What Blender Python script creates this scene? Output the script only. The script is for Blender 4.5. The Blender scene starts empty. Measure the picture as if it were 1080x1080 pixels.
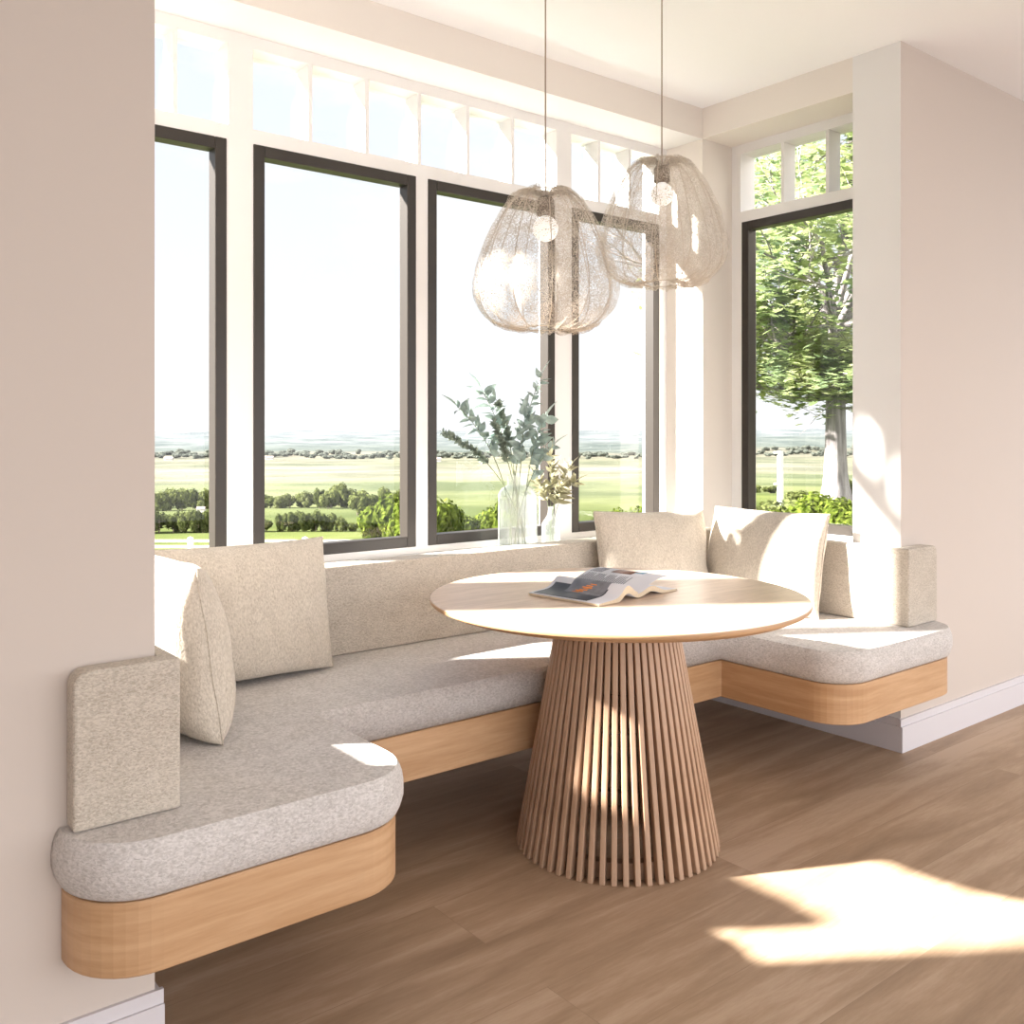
import bpy, bmesh, math, random
from mathutils import Vector, Matrix, noise
R = math.radians
PI = math.pi
random.seed(7)
scn = bpy.context.scene
col = scn.collection

# ------------------------------------------------------------------ measures
FY = 1.932                  # plane of the room wall on both sides of the nook
XL, XR = 0.622, 3.483       # nook side walls
YB = 2.922                  # face of the beam / knee wall at the back of the nook
YW = 3.147                  # inner face of the back window wall
XWR, XWL = 3.700, 0.405     # inner faces of the side window walls
ZC, ZS = 2.775, 2.632       # ceiling, soffit of the recess
SILL = 0.770
W0, W1 = 0.795, 2.257       # sashes
T0, T1 = 2.308, 2.588       # transoms
F = 995.0
CA, SA = math.cos(R(51.413)), math.sin(R(51.413))

def direction(px):
    """unit-forward ground direction seen at a photo column"""
    r = (px - 540) / F
    return Vector((CA + r * SA, SA - r * CA, 0))

# ------------------------------------------------------------------ tagging
def tag(o, label=None, cat=None, group=None, kind=None):
    if label: o['label'] = label
    if cat: o['category'] = cat
    if group: o['group'] = group
    if kind: o['kind'] = kind
    return o

def empty(name, loc=(0, 0, 0), rot=(0, 0, 0), label=None, cat=None, group=None, parent=None):
    o = bpy.data.objects.new(name, None)
    col.objects.link(o)
    o.location = loc
    o.rotation_euler = rot
    o.empty_display_size = 0.05
    if parent: o.parent = parent
    return tag(o, label, cat, group)

def link(name, bm, mat, parent=None, smooth=False, loc=None):
    me = bpy.data.meshes.new(name)
    bmesh.ops.recalc_face_normals(bm, faces=bm.faces[:])
    bm.to_mesh(me)
    bm.free()
    if isinstance(mat, (list, tuple)):
        for m in mat: me.materials.append(m)
    else:
        me.materials.append(mat)
    if smooth:
        for p in me.polygons: p.use_smooth = True
    o = bpy.data.objects.new(name, me)
    col.objects.link(o)
    if parent: o.parent = parent
    if loc: o.location = loc
    return o

def bevel(o, w, seg=2, angle=40):
    m = o.modifiers.new('bevel', 'BEVEL')
    m.width = w; m.segments = seg; m.limit_method = 'ANGLE'; m.angle_limit = R(angle)
    return o

def copy_tree(o, parent=None):
    c = o.copy(); col.objects.link(c)
    if parent: c.parent = parent
    for ch in list(o.children): copy_tree(ch, c)
    return c

# ------------------------------------------------------------------ geometry
def box(bm, x0, x1, y0, y1, z0, z1, mi=0):
    vs = [bm.verts.new(p) for p in ((x0,y0,z0),(x1,y0,z0),(x1,y1,z0),(x0,y1,z0),(x0,y0,z1),(x1,y0,z1),(x1,y1,z1),(x0,y1,z1))]
    for f in ((0,3,2,1),(4,5,6,7),(0,1,5,4),(1,2,6,5),(2,3,7,6),(3,0,4,7)):
        fc = bm.faces.new([vs[i] for i in f]); fc.material_index = mi
    return vs

def prism(bm, pts, z0, z1):
    a = [bm.verts.new((x, y, z0)) for x, y in pts]
    b = [bm.verts.new((x, y, z1)) for x, y in pts]
    bm.faces.new(a); bm.faces.new(b)
    n = len(pts)
    for i in range(n):
        bm.faces.new((a[i], a[(i+1) % n], b[(i+1) % n], b[i]))

def lathe(bm, prof, n=48, cx=0, cy=0, close=True, mod=None):
    rings = []
    for r, z in prof:
        ring = []
        for i in range(n):
            t = 2 * PI * i / n
            rr = r * (mod(t, z) if mod else 1)
            ring.append(bm.verts.new((cx + rr * math.cos(t), cy + rr * math.sin(t), z)))
        rings.append(ring)
    for a, b in zip(rings, rings[1:]):
        for i in range(n):
            bm.faces.new((a[i], a[(i+1) % n], b[(i+1) % n], b[i]))
    if close:
        bm.faces.new(rings[0]); bm.faces.new(rings[-1])

def tube(bm, pts, rad, n=8, caps=True):
    pts = [Vector(p) for p in pts]
    rad = rad if isinstance(rad, (list, tuple)) else [rad] * len(pts)
    prev = None; rings = []
    for i, p in enumerate(pts):
        d = (pts[min(i+1, len(pts)-1)] - pts[max(i-1, 0)])
        if d.length < 1e-9: d = Vector((0, 0, 1))
        d.normalize()
        up = prev if prev else (Vector((0, 0, 1)) if abs(d.z) < .9 else Vector((1, 0, 0)))
        s = d.cross(up)
        if s.length < 1e-6: s = d.cross(Vector((0, 1, 0)))
        s.normalize(); u = s.cross(d).normalized(); prev = u
        rings.append([bm.verts.new(p + (s * math.cos(2*PI*k/n) + u * math.sin(2*PI*k/n)) * rad[i]) for k in range(n)])
    for a, b in zip(rings, rings[1:]):
        for k in range(n):
            bm.faces.new((a[k], a[(k+1) % n], b[(k+1) % n], b[k]))
    if caps:
        bm.faces.new(rings[0]); bm.faces.new(rings[-1])

# ------------------------------------------------------------------ materials
def new_mat(name):
    m = bpy.data.materials.new(name); m.use_nodes = True
    nt = m.node_tree
    b = nt.nodes.get('Principled BSDF')
    return m, nt, b, nt.nodes.new

def simple(name, c, rough=.6, metal=0, spec=.5, var=0, scale=3):
    m, nt, b, N = new_mat(name)
    b.inputs['Base Color'].default_value = (*c, 1)
    b.inputs['Roughness'].default_value = rough
    b.inputs['Metallic'].default_value = metal
    b.inputs['Specular IOR Level'].default_value = spec
    if var:
        tc = N('ShaderNodeTexCoord'); n = N('ShaderNodeTexNoise'); n.inputs['Scale'].default_value = scale
        n.inputs['Detail'].default_value = 4
        nt.links.new(tc.outputs['Object'], n.inputs['Vector'])
        mx = N('ShaderNodeMix'); mx.data_type = 'RGBA'
        mx.inputs['A'].default_value = (*[v * (1 - var) for v in c], 1)
        mx.inputs['B'].default_value = (*[min(1, v * (1 + var)) for v in c], 1)
        nt.links.new(n.outputs['Fac'], mx.inputs['Factor'])
        nt.links.new(mx.outputs['Result'], b.inputs['Base Color'])
    return m

def ramp(nt, stops, interp='LINEAR'):
    r = nt.nodes.new('ShaderNodeValToRGB'); r.color_ramp.interpolation = interp
    e = r.color_ramp.elements
    while len(e) < len(stops): e.new(0.5)
    for i, (p, c) in enumerate(stops):
        e[i].position = p; e[i].color = (*c, 1) if len(c) == 3 else c
    return r

def wood(name, c0, c1, scale=(1.2, 14, 14), rough=.45, grain=9, bump=.05):
    m, nt, b, N = new_mat(name); L = nt.links.new
    tc = N('ShaderNodeTexCoord'); mp = N('ShaderNodeMapping'); mp.inputs['Scale'].default_value = scale
    L(tc.outputs['Object'], mp.inputs['Vector'])
    n1 = N('ShaderNodeTexNoise'); n1.inputs['Scale'].default_value = 1.6; n1.inputs['Detail'].default_value = 6; n1.inputs['Distortion'].default_value = .8
    n2 = N('ShaderNodeTexNoise'); n2.inputs['Scale'].default_value = grain; n2.inputs['Detail'].default_value = 8; n2.inputs['Roughness'].default_value = .7
    L(mp.outputs['Vector'], n1.inputs['Vector']); L(mp.outputs['Vector'], n2.inputs['Vector'])
    mth = N('ShaderNodeMath'); mth.operation = 'ADD'
    ml = N('ShaderNodeMath'); ml.operation = 'MULTIPLY'; ml.inputs[1].default_value = .5
    L(n2.outputs['Fac'], ml.inputs[0]); L(n1.outputs['Fac'], mth.inputs[0]); L(ml.outputs[0], mth.inputs[1])
    r = ramp(nt, [(.55, c0), (.95, c1)])
    L(mth.outputs[0], r.inputs['Fac']); L(r.outputs['Color'], b.inputs['Base Color'])
    b.inputs['Roughness'].default_value = rough
    bp = N('ShaderNodeBump'); bp.inputs['Strength'].default_value = bump; bp.inputs['Distance'].default_value = .002
    L(n2.outputs['Fac'], bp.inputs['Height']); L(bp.outputs['Normal'], b.inputs['Normal'])
    return m

def fabric(name, c, dark, scale=(1, 1, 1), freq=170, bump=.5, mott=14):
    m, nt, b, N = new_mat(name); L = nt.links.new
    tc = N('ShaderNodeTexCoord'); mp = N('ShaderNodeMapping'); mp.inputs['Scale'].default_value = scale
    L(tc.outputs['Object'], mp.inputs['Vector'])
    n1 = N('ShaderNodeTexNoise'); n1.inputs['Scale'].default_value = freq; n1.inputs['Detail'].default_value = 3; n1.inputs['Distortion'].default_value = .6
    n2 = N('ShaderNodeTexNoise'); n2.inputs['Scale'].default_value = mott; n2.inputs['Detail'].default_value = 4
    L(mp.outputs['Vector'], n1.inputs['Vector']); L(mp.outputs['Vector'], n2.inputs['Vector'])
    a = N('ShaderNodeMath'); a.operation = 'MULTIPLY_ADD'; a.inputs[1].default_value = .25
    L(n2.outputs['Fac'], a.inputs[0]); L(n1.outputs['Fac'], a.inputs[2])
    r = ramp(nt, [(.42, dark), (.78, c)])
    L(a.outputs[0], r.inputs['Fac']); L(r.outputs['Color'], b.inputs['Base Color'])
    b.inputs['Roughness'].default_value = .95; b.inputs['Specular IOR Level'].default_value = .15
    b.inputs['Sheen Weight'].default_value = .15
    bp = N('ShaderNodeBump'); bp.inputs['Strength'].default_value = bump; bp.inputs['Distance'].default_value = .003
    L(n1.outputs['Fac'], bp.inputs['Height']); L(bp.outputs['Normal'], b.inputs['Normal'])
    return m

def glass_thin(name, tint=(1, 1, 1), refl=.07):
    m, nt, b, N = new_mat(name); L = nt.links.new
    nt.nodes.remove(b)
    out = nt.nodes['Material Output']
    t = N('ShaderNodeBsdfTransparent'); t.inputs['Color'].default_value = (*tint, 1)
    g = N('ShaderNodeBsdfGlossy'); g.inputs['Roughness'].default_value = .0
    lw = N('ShaderNodeLayerWeight'); lw.inputs['Blend'].default_value = .5
    pw = N('ShaderNodeMath'); pw.operation = 'POWER'; pw.inputs[1].default_value = 5; L(lw.outputs['Facing'], pw.inputs[0])
    fr = N('ShaderNodeMath'); fr.operation = 'MULTIPLY_ADD'; fr.inputs[1].default_value = .8; fr.inputs[2].default_value = .018; L(pw.outputs[0], fr.inputs[0])
    mx = N('ShaderNodeMixShader')
    L(fr.outputs[0], mx.inputs[0]); L(t.outputs[0], mx.inputs[1]); L(g.outputs[0], mx.inputs[2]); L(mx.outputs[0], out.inputs['Surface'])
    return m

M = {}
M['wall'] = simple('wall_paint', (.60, .53, .475), .85, spec=.2, var=.015, scale=1.5)
M['beam'] = simple('beam_paint', (.76, .71, .655), .8, spec=.2)
M['white'] = simple('white_paint', (.76, .75, .74), .6, spec=.3)
M['ceil'] = simple('ceiling_paint', (.91, .915, .94), .9, spec=.1)
M['base'] = simple('baseboard_paint', (.66, .63, .65), .5)
M['bronze'] = simple('bronze_frame', (.024, .018, .013), .42, spec=.5)
M['glass'] = glass_thin('window_glass')
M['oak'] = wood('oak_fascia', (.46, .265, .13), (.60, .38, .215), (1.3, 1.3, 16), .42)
M['oaktop'] = wood('table_top_oak', (.50, .36, .26), (.66, .50, .38), (3, 22, 10), .38)
M['slat'] = wood('table_slat_wood', (.36, .22, .135), (.50, .33, .22), (12, 12, 1.2), .45)
M['slatin'] = wood('table_hoop_wood', (.20, .12, .07), (.30, .19, .12), (3, 3, 6), .5)
M['seat'] = fabric('seat_fabric', (.69, .655, .63), (.46, .43, .405), (1, 1, 1.8), 125, .9)
M['back'] = fabric('back_fabric', (.62, .555, .475), (.40, .35, .285), (1, 1, 2.0), 150, .8)
M['pillow'] = fabric('pillow_fabric', (.66, .59, .50), (.46, .40, .325), (1, 1, .55), 230, .7, 20)
M['cord'] = simple('cord_brown', (.30, .22, .16), .5)
M['socket'] = simple('socket_brown', (.16, .12, .09), .5)

def bulb_mat():
    m, nt, b, N = new_mat('frosted_bulb')
    b.inputs['Base Color'].default_value = (.9, .9, .88, 1); b.inputs['Roughness'].default_value = .3
    b.inputs['Emission Color'].default_value = (1, .97, .92, 1); b.inputs['Emission Strength'].default_value = .6
    return m
M['bulb'] = bulb_mat()

def mesh_shade():
    m, nt, b, N = new_mat('crinkled_wire_mesh'); L = nt.links.new
    out = nt.nodes['Material Output']
    tc = N('ShaderNodeTexCoord')
    v = N('ShaderNodeTexNoise'); v.inputs['Scale'].default_value = 360; v.inputs['Detail'].default_value = 2; v.inputs['Roughness'].default_value = .7
    v2 = N('ShaderNodeTexNoise'); v2.inputs['Scale'].default_value = 22; v2.inputs['Detail'].default_value = 2
    L(tc.outputs['Object'], v.inputs['Vector']); L(tc.outputs['Object'], v2.inputs['Vector'])
    a = N('ShaderNodeMath'); a.operation = 'MULTIPLY_ADD'; a.inputs[1].default_value = .22
    L(v2.outputs['Fac'], a.inputs[0]); L(v.outputs['Fac'], a.inputs[2])
    r = ramp(nt, [(.615, (0, 0, 0)), (.665, (1, 1, 1))])
    L(a.outputs[0], r.inputs['Fac'])
    b.inputs['Base Color'].default_value = (.60, .53, .45, 1); b.inputs['Roughness'].default_value = .5; b.inputs['Metallic'].default_value = .1
    t = N('ShaderNodeBsdfTransparent'); mx = N('ShaderNodeMixShader')
    tl = N('ShaderNodeBsdfTranslucent'); tl.inputs['Color'].default_value = (.60, .53, .45, 1)
    m2 = N('ShaderNodeMixShader'); m2.inputs[0].default_value = .18; L(b.outputs[0], m2.inputs[1]); L(tl.outputs[0], m2.inputs[2])
    L(r.outputs['Color'], mx.inputs[0]); L(t.outputs[0], mx.inputs[1]); L(m2.outputs[0], mx.inputs[2]); L(mx.outputs[0], out.inputs['Surface'])
    return m
M['shade'] = mesh_shade()
M['wire'] = simple('shade_wire', (.55, .47, .38), .4, .5)

def floor_mat():
    m, nt, b, N = new_mat('oak_plank_floor'); L = nt.links.new
    tc = N('ShaderNodeTexCoord')
    br = N('ShaderNodeTexBrick'); br.offset = .37; br.inputs['Scale'].default_value = 1
    br.inputs['Brick Width'].default_value = 2.2; br.inputs['Row Height'].default_value = .23
    br.inputs['Mortar Size'].default_value = .0008; br.inputs['Mortar Smooth'].default_value = .3; br.inputs['Bias'].default_value = 0
    br.inputs['Color1'].default_value = (.0, .0, .0, 1); br.inputs['Color2'].default_value = (1, 1, 1, 1); br.inputs['Mortar'].default_value = (.2, .2, .2, 1)
    L(tc.outputs['Object'], br.inputs['Vector'])
    mp = N('ShaderNodeMapping'); mp.inputs['Scale'].default_value = (1.1, 9, 1)
    L(tc.outputs['Object'], mp.inputs['Vector'])
    # each plank gets its own stretch of grain
    ad = N('ShaderNodeVectorMath'); ad.operation = 'MULTIPLY_ADD'; ad.inputs[1].default_value = (7, 7, 7)
    L(br.outputs['Color'], ad.inputs[0]); L(mp.outputs['Vector'], ad.inputs[2])
    n1 = N('ShaderNodeTexNoise'); n1.inputs['Scale'].default_value = 1.3; n1.inputs['Detail'].default_value = 5; n1.inputs['Distortion'].default_value = .7
    n2 = N('ShaderNodeTexNoise'); n2.inputs['Scale'].default_value = 14; n2.inputs['Detail'].default_value = 8; n2.inputs['Roughness'].default_value = .72
    L(ad.outputs[0], n1.inputs['Vector']); L(ad.outputs[0], n2.inputs['Vector'])
    a = N('ShaderNodeMath'); a.operation = 'MULTIPLY_ADD'; a.inputs[1].default_value = .45; L(n2.outputs['Fac'], a.inputs[0])
    a2 = N('ShaderNodeMath'); a2.operation = 'MULTIPLY_ADD'; a2.inputs[1].default_value = .16
    L(br.outputs['Color'], a2.inputs[0]); L(n1.outputs['Fac'], a2.inputs[2]); L(a2.outputs[0], a.inputs[2])
    r = ramp(nt, [(.5, (.295, .20, .128)), (.80, (.41, .288, .19)), (1.05, (.51, .375, .265))])
    L(a.outputs[0], r.inputs['Fac'])
    mx = N('ShaderNodeMix'); mx.data_type = 'RGBA'; mx.inputs['B'].default_value = (.16, .1, .065, 1)
    ml = N('ShaderNodeMath'); ml.operation = 'MULTIPLY'; ml.inputs[1].default_value = .4
    L(br.outputs['Fac'], ml.inputs[0]); L(ml.outputs[0], mx.inputs['Factor']); L(r.outputs['Color'], mx.inputs['A']); L(mx.outputs['Result'], b.inputs['Base Color'])
    b.inputs['Roughness'].default_value = .5; b.inputs['Specular IOR Level'].default_value = .35
    bp = N('ShaderNodeBump'); bp.inputs['Strength'].default_value = .12; bp.inputs['Distance'].default_value = .002
    L(n2.outputs['Fac'], bp.inputs['Height']); L(bp.outputs['Normal'], b.inputs['Normal'])
    return m
M['floor'] = floor_mat()

# ================================================================== THE ROOM
def struct(name, bm, mat, parent=None, label=None):
    o = link(name, bm, mat, parent)
    if not parent: tag(o, label, None, None, 'structure')
    return o

RX0, RX1, RY0 = -2.6, 6.4, -3.4     # the room around the nook
plan = [(RX0, RY0), (RX1, RY0), (RX1, FY + .2), (XWR + .11, FY + .2), (XWR + .11, YW + .11), (XWL - .11, YW + .11), (XWL - .11, FY + .2), (RX0, FY + .2)]
bm = bmesh.new(); prism(bm, plan, -.12, 0)
struct('floor', bm, M['floor'], label='oak plank floor running under the bench')
bm = bmesh.new(); prism(bm, plan, ZC, ZC + .15)
struct('ceiling', bm, M['ceil'], label='flat white ceiling above the nook and the room')
# wall with the nook opening in it: left and right of the nook
bm = bmesh.new(); box(bm, RX0, XWL - .16, FY, FY + .20, 0, ZC); box(bm, XWL - .16, XL, FY, 2.139, 0, ZC)
struct('wall_left', bm, M['wall'], label='plain beige wall left of the window nook')
bm = bmesh.new(); box(bm, XWR + .16, RX1, FY, FY + .20, 0, ZC); box(bm, XR, XWR + .16, FY, 2.139, 0, ZC)
wr = struct('wall_right', bm, [M['wall'], M['white']], label='plain beige wall and pier right of the window nook')
for p in wr.data.polygons:
    if p.normal.x < -.9: p.material_index = 1
bm = bmesh.new(); box(bm, RX0 - .15, RX0, RY0, FY + .2, 0, ZC)
struct('wall_side', bm, M['wall'], label='far left side wall of the room, outside the photo')

bm = bmesh.new(); box(bm, RX1, RX1 + .15, RY0, FY + .2, 0, .3); box(bm, RX1, RX1 + .15, RY0, FY + .2, 2.55, ZC)
box(bm, RX1, RX1 + .15, RY0, -2.9, .3, 2.55); box(bm, RX1, RX1 + .15, 1.5, FY + .2, .3, 2.55)
struct('wall_end', bm, M['wall'], label='far right end wall of the room with a wide opening, outside the photo')

# window walls -------------------------------------------------------------
WT = .11      # wall thickness of the window walls
def wall_with_holes(bm, u0, u1, z0, z1, holes, t0, t1, axis):
    """holes: (u0,u1,z0,z1). axis 'x': u along X, thickness along Y"""
    us = sorted({u0, u1, *[h[0] for h in holes], *[h[1] for h in holes]})
    zs = sorted({z0, z1, *[h[2] for h in holes], *[h[3] for h in holes]})
    def solid(i, j):
        if i < 0 or j < 0 or i >= len(us)-1 or j >= len(zs)-1: return False
        um, zm = (us[i]+us[i+1])/2, (zs[j]+zs[j+1])/2
        return not any(h[0] < um < h[1] and h[2] < zm < h[3] for h in holes)
    V = {}
    def v(i, j, k):
        if (i, j, k) not in V:
            t = (t0, t1)[k]
            V[(i, j, k)] = bm.verts.new((us[i], t, zs[j]) if axis == 'x' else (t, us[i], zs[j]))
        return V[(i, j, k)]
    for i in range(len(us)-1):
        for j in range(len(zs)-1):
            if not solid(i, j): continue
            for k in (0, 1):
                bm.faces.new((v(i,j,k), v(i+1,j,k), v(i+1,j+1,k), v(i,j+1,k)))
            if not solid(i-1, j): bm.faces.new((v(i,j,0), v(i,j,1), v(i,j+1,1), v(i,j+1,0)))
            if not solid(i+1, j): bm.faces.new((v(i+1,j,0), v(i+1,j,1), v(i+1,j+1,1), v(i+1,j+1,0)))
            if not solid(i, j-1): bm.faces.new((v(i,j,0), v(i,j,1), v(i+1,j,1), v(i+1,j,0)))
            if not solid(i, j+1): bm.faces.new((v(i,j+1,0), v(i,j+1,1), v(i+1,j+1,1), v(i+1,j+1,0)))

back_s = [(.677, 1.256), (1.352, 2.026), (2.082, 2.753), (2.855, 3.428)]
back_t = [(.677, 1.262), (1.351, 2.764), (2.852, 3.427)]
side_s = (2.199, 2.862)
side_t = (2.190, 2.870)
holes = [(a, b, W0, W1) for a, b in back_s] + [(a, b, T0, T1) for a, b in back_t]
bm = bmesh.new(); wall_with_holes(bm, XL, XR, SILL, ZS, holes, YW, YW + WT, 'x')
struct('wall_back', bm, M['white'], label='white panelled wall framing the row of tall windows')
sh = [(side_s[0], side_s[1], W0, W1), (side_t[0], side_t[1], T0, T1)]
bm = bmesh.new(); wall_with_holes(bm, 2.139, YB, SILL, ZS, sh, XWR, XWR + WT, 'y')
struct('wall_window_right', bm, M['white'], label='white framing around the single window on the right of the nook')
shl = [(2.150, 2.915, W0, W1), (2.150, 2.915, T0, T1)]
bm = bmesh.new(); wall_with_holes(bm, 2.139, YB, SILL, ZS, shl, XWL - .07, XWL, 'y')
struct('wall_window_left', bm, M['white'], label='white framing around the window hidden on the left of the nook')
# knee walls with sills, beams above, corner posts
bm = bmesh.new()
box(bm, XL, XR, YB, YW + WT, 0, SILL)
struct('wall_knee_back', bm, M['white'], label='low white wall and sill below the back windows')
bm = bmesh.new(); box(bm, XR, XWR + WT, 2.139, YB, 0, SILL)
struct('wall_knee_right', bm, M['white'], label='low white wall and sill below the right window')
bm = bmesh.new(); box(bm, XWL - WT, XL, 2.139, YB, 0, SILL)
struct('wall_knee_left', bm, M['white'], label='low white wall and sill below the left window')
bm = bmesh.new(); box(bm, XR, XWR + WT, YB, YW + WT, 0, ZC); 
struct('trim_1', bm, M['beam'], label='cream corner post between the back windows and the right window')
bm = bmesh.new(); box(bm, XWL - WT, XL, YB, YW + WT, 0, ZC)
struct('trim_2', bm, M['beam'], label='corner post on the left of the back windows')
bm = bmesh.new(); box(bm, XL, XR, YB, YW + WT, ZS, ZC)
bb = struct('trim_3', bm, [M['beam'], M['white']], label='cream beam above the back windows')
bm = bmesh.new(); box(bm, XR, XWR + WT, 2.139, YB, ZS, ZC)
struct('trim_4', bm, M['beam'], label='cream beam above the right window')
bm = bmesh.new(); box(bm, XWL - WT, XL, 2.139, YB, ZS, ZC)
struct('trim_5', bm, M['beam'], label='cream beam above the left window')
for p in bb.data.polygons:
    if p.normal.z < -.9: p.material_index = 1

# baseboards
def baseboard(name, pts, label):
    bm = bmesh.new()
    # pts: wall line; board stands in front (towards the room / nook)
    for (xa, ya, xb, yb, nx, ny) in pts:
        for z0, z1, t in ((0, .100, .015), (.100, .128, .009)):
            x0, x1 = sorted((xa, xb)); y0, y1 = sorted((ya, yb))
            if ny: y0, y1 = sorted((ya, ya + ny * t)); 
            if nx: x0, x1 = sorted((xa, xa + nx * t)); 
            if ny and nx == 0:
                pass
            box(bm, x0, x1, y0, y1, z0, z1)
    return struct(name, bm, M['base'], label=label)
e = .015
baseboard('baseboard_right', [(XR - e, FY, RX1, FY, 0, -1), (XR, FY, XR, YB, -1, 0)], 'pale grey stepped baseboard around the right pier')
baseboard('baseboard_left', [(RX0, FY, XL + e, FY, 0, -1), (XL, FY, XL, YB, 1, 0)], 'pale grey stepped baseboard around the left pier')
baseboard('baseboard_back', [(XL + .02, YB, XR - .02, YB, 0, -1)], 'pale grey baseboard below the bench at the back')

# ------------------------------------------------------------------ windows
wn = [0]
def sash(u0, u1, plane, axis, sgn, label):
    """bronze sash frame with a pane; sgn: +1 outside is towards + of the thickness axis"""
    wn[0] += 1
    fw, fd = .041, .055
    bm = bmesh.new()
    t0, t1 = plane - sgn * .004, plane + sgn * fd
    g = plane + sgn * .047
    def bx(a, b, z0, z1, c0=t0, c1=t1):
        lo, hi = sorted((c0, c1))
        if axis == 'x': box(bm, a, b, lo, hi, z0, z1)
        else: box(bm, lo, hi, a, b, z0, z1)
    e2 = .0006
    a0, a1, z0, z1 = u0 + e2, u1 - e2, W0 + e2, W1 - e2
    bx(a0, a0 + fw, z0, z1); bx(a1 - fw, a1, z0, z1)
    bx(a0 + fw, a1 - fw, z0, z0 + fw); bx(a0 + fw, a1 - fw, z1 - fw, z1)
    o = link('window_%d' % wn[0], bm, M['bronze'])
    tag(o, label, None, None, 'structure')
    bevel(o, .002, 1)
    bm = bmesh.new()
    bx(a0 + fw - .004, a1 - fw + .004, z0 + fw - .004, z1 - fw + .004, g - .002, g + .002)
    link('pane', bm, M['glass'], o)
    return o

def transom(u0, u1, muntins, plane, axis, sgn, label):
    wn[0] += 1
    bm = bmesh.new()
    t0, t1 = plane + sgn * .001, plane + sgn * .09
    g = plane + sgn * .072
    def bx(bm, a, b, z0, z1, c0, c1):
        lo, hi = sorted((c0, c1))
        if axis == 'x': box(bm, a, b, lo, hi, z0, z1)
        else: box(bm, lo, hi, a, b, z0, z1)
    for a, b in muntins: bx(bm, a, b, T0 + .0005, T1 - .0005, t0, t1)
    o = link('window_%d' % wn[0], bm, M['white'])
    tag(o, label, None, None, 'structure')
    bm = bmesh.new()
    edges = [u0] + [x for m in muntins for x in m] + [u1]
    for a, b in zip(edges[::2], edges[1::2]):
        bx(bm, a + .0005, b - .0005, T0 + .0005, T1 - .0005, g - .002, g + .002)
    link('pane', bm, M['glass'], o)
    return o

sash(*back_s[0], YW, 'x', 1, 'bronze framed window cut off by the left wall')
sash(*back_s[1], YW, 'x', 1, 'widest-looking bronze framed window, second from the left')
sash(*back_s[2], YW, 'x', 1, 'bronze framed window behind the eucalyptus vase')
sash(*back_s[3], YW, 'x', 1, 'bronze framed window next to the white corner post')
sash(*side_s, XWR, 'y', 1, 'bronze framed side window looking onto the tree')
sash(2.150, 2.915, XWL, 'y', -1, 'bronze framed side window hidden behind the left wall')
def sym(m): return (2 * 2.0525 - m[1], 2 * 2.0525 - m[0])
mr = [(3.018, 3.033), (3.219, 3.233)]
transom(*back_t[0], [sym(mr[1]), sym(mr[0])], YW, 'x', 1, 'white transom window above the leftmost window')
transom(*back_t[1], [(1.563, 1.579), (1.799, 1.815), (2.035, 2.051), (2.272, 2.288), (2.509, 2.524)], YW, 'x', 1, 'long white six-pane transom window above the two middle windows')
transom(*back_t[2], mr, YW, 'x', 1, 'white transom window in the back right corner')
transom(*side_t, [(2.389, 2.405), (2.624, 2.640)], XWR, 'y', 1, 'white transom window above the side window with the tree')
transom(2.150, 2.915, [(2.389, 2.405), (2.624, 2.640)], XWL, 'y', -1, 'white transom window on the hidden left side')

# ================================================================== BENCH
ZB0, ZB1, ZT = .249, .387, .500
BYF = 1.772
def arc(cx, cy, r, a0, a1, n=10):
    return [(cx + r * math.cos(R(a0 + (a1 - a0) * i / n)), cy + r * math.sin(R(a0 + (a1 - a0) * i / n))) for i in range(n + 1)]
r0 = .14
BL, BR = .447, 3.640
IL, IR, IB = 1.150, 2.835, 2.290
front = [(BL, FY - .001)] + arc(BL + r0, BYF + r0, r0, 180, 270) + arc(IL - r0, BYF + r0, r0, 270, 360) + \
        [(IL, IB), (IR, IB)] + arc(IR + r0, BYF + r0, r0, 180, 270) + arc(BR - r0, BYF + r0, r0, 270, 360) + [(BR, FY - .001)]
back = [(XR - .001, FY - .001), (XR - .001, YB - .001), (XL + .001, YB - .001), (XL + .001, FY - .001)]

def offset_front(pts, d):
    out = []
    n = len(pts)
    for i, p in enumerate(pts):
        a = Vector(pts[max(i-1, 0)]); b = Vector(p); c = Vector(pts[min(i+1, n-1)])
        def nrm(u, v):
            t = v - u
            return Vector((t.y, -t.x)).normalized() if t.length > 1e-6 else None
        n1, n2 = nrm(a, b), nrm(b, c)
        if n1 is None: n1 = n2
        if n2 is None: n2 = n1
        m = (n1 + n2).normalized()
        k = max(.4, m.dot(n1))
        if i in (0, n-1):
            q = b + Vector((n1.x * d, 0))
        else:
            q = b + m * (d / k)
        out.append((q.x, q.y))
    return out

bench = empty('built_in_bench', (0, 0, 0), label='floating U-shaped oak bench with oatmeal cushions built into the window nook', cat='bench')
bm = bmesh.new(); prism(bm, front + back, ZB0, ZB1)
o = link('bench_base', bm, M['oak'], bench); tag(o, 'pale oak fascia'); bevel(o, .003, 1)
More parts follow.
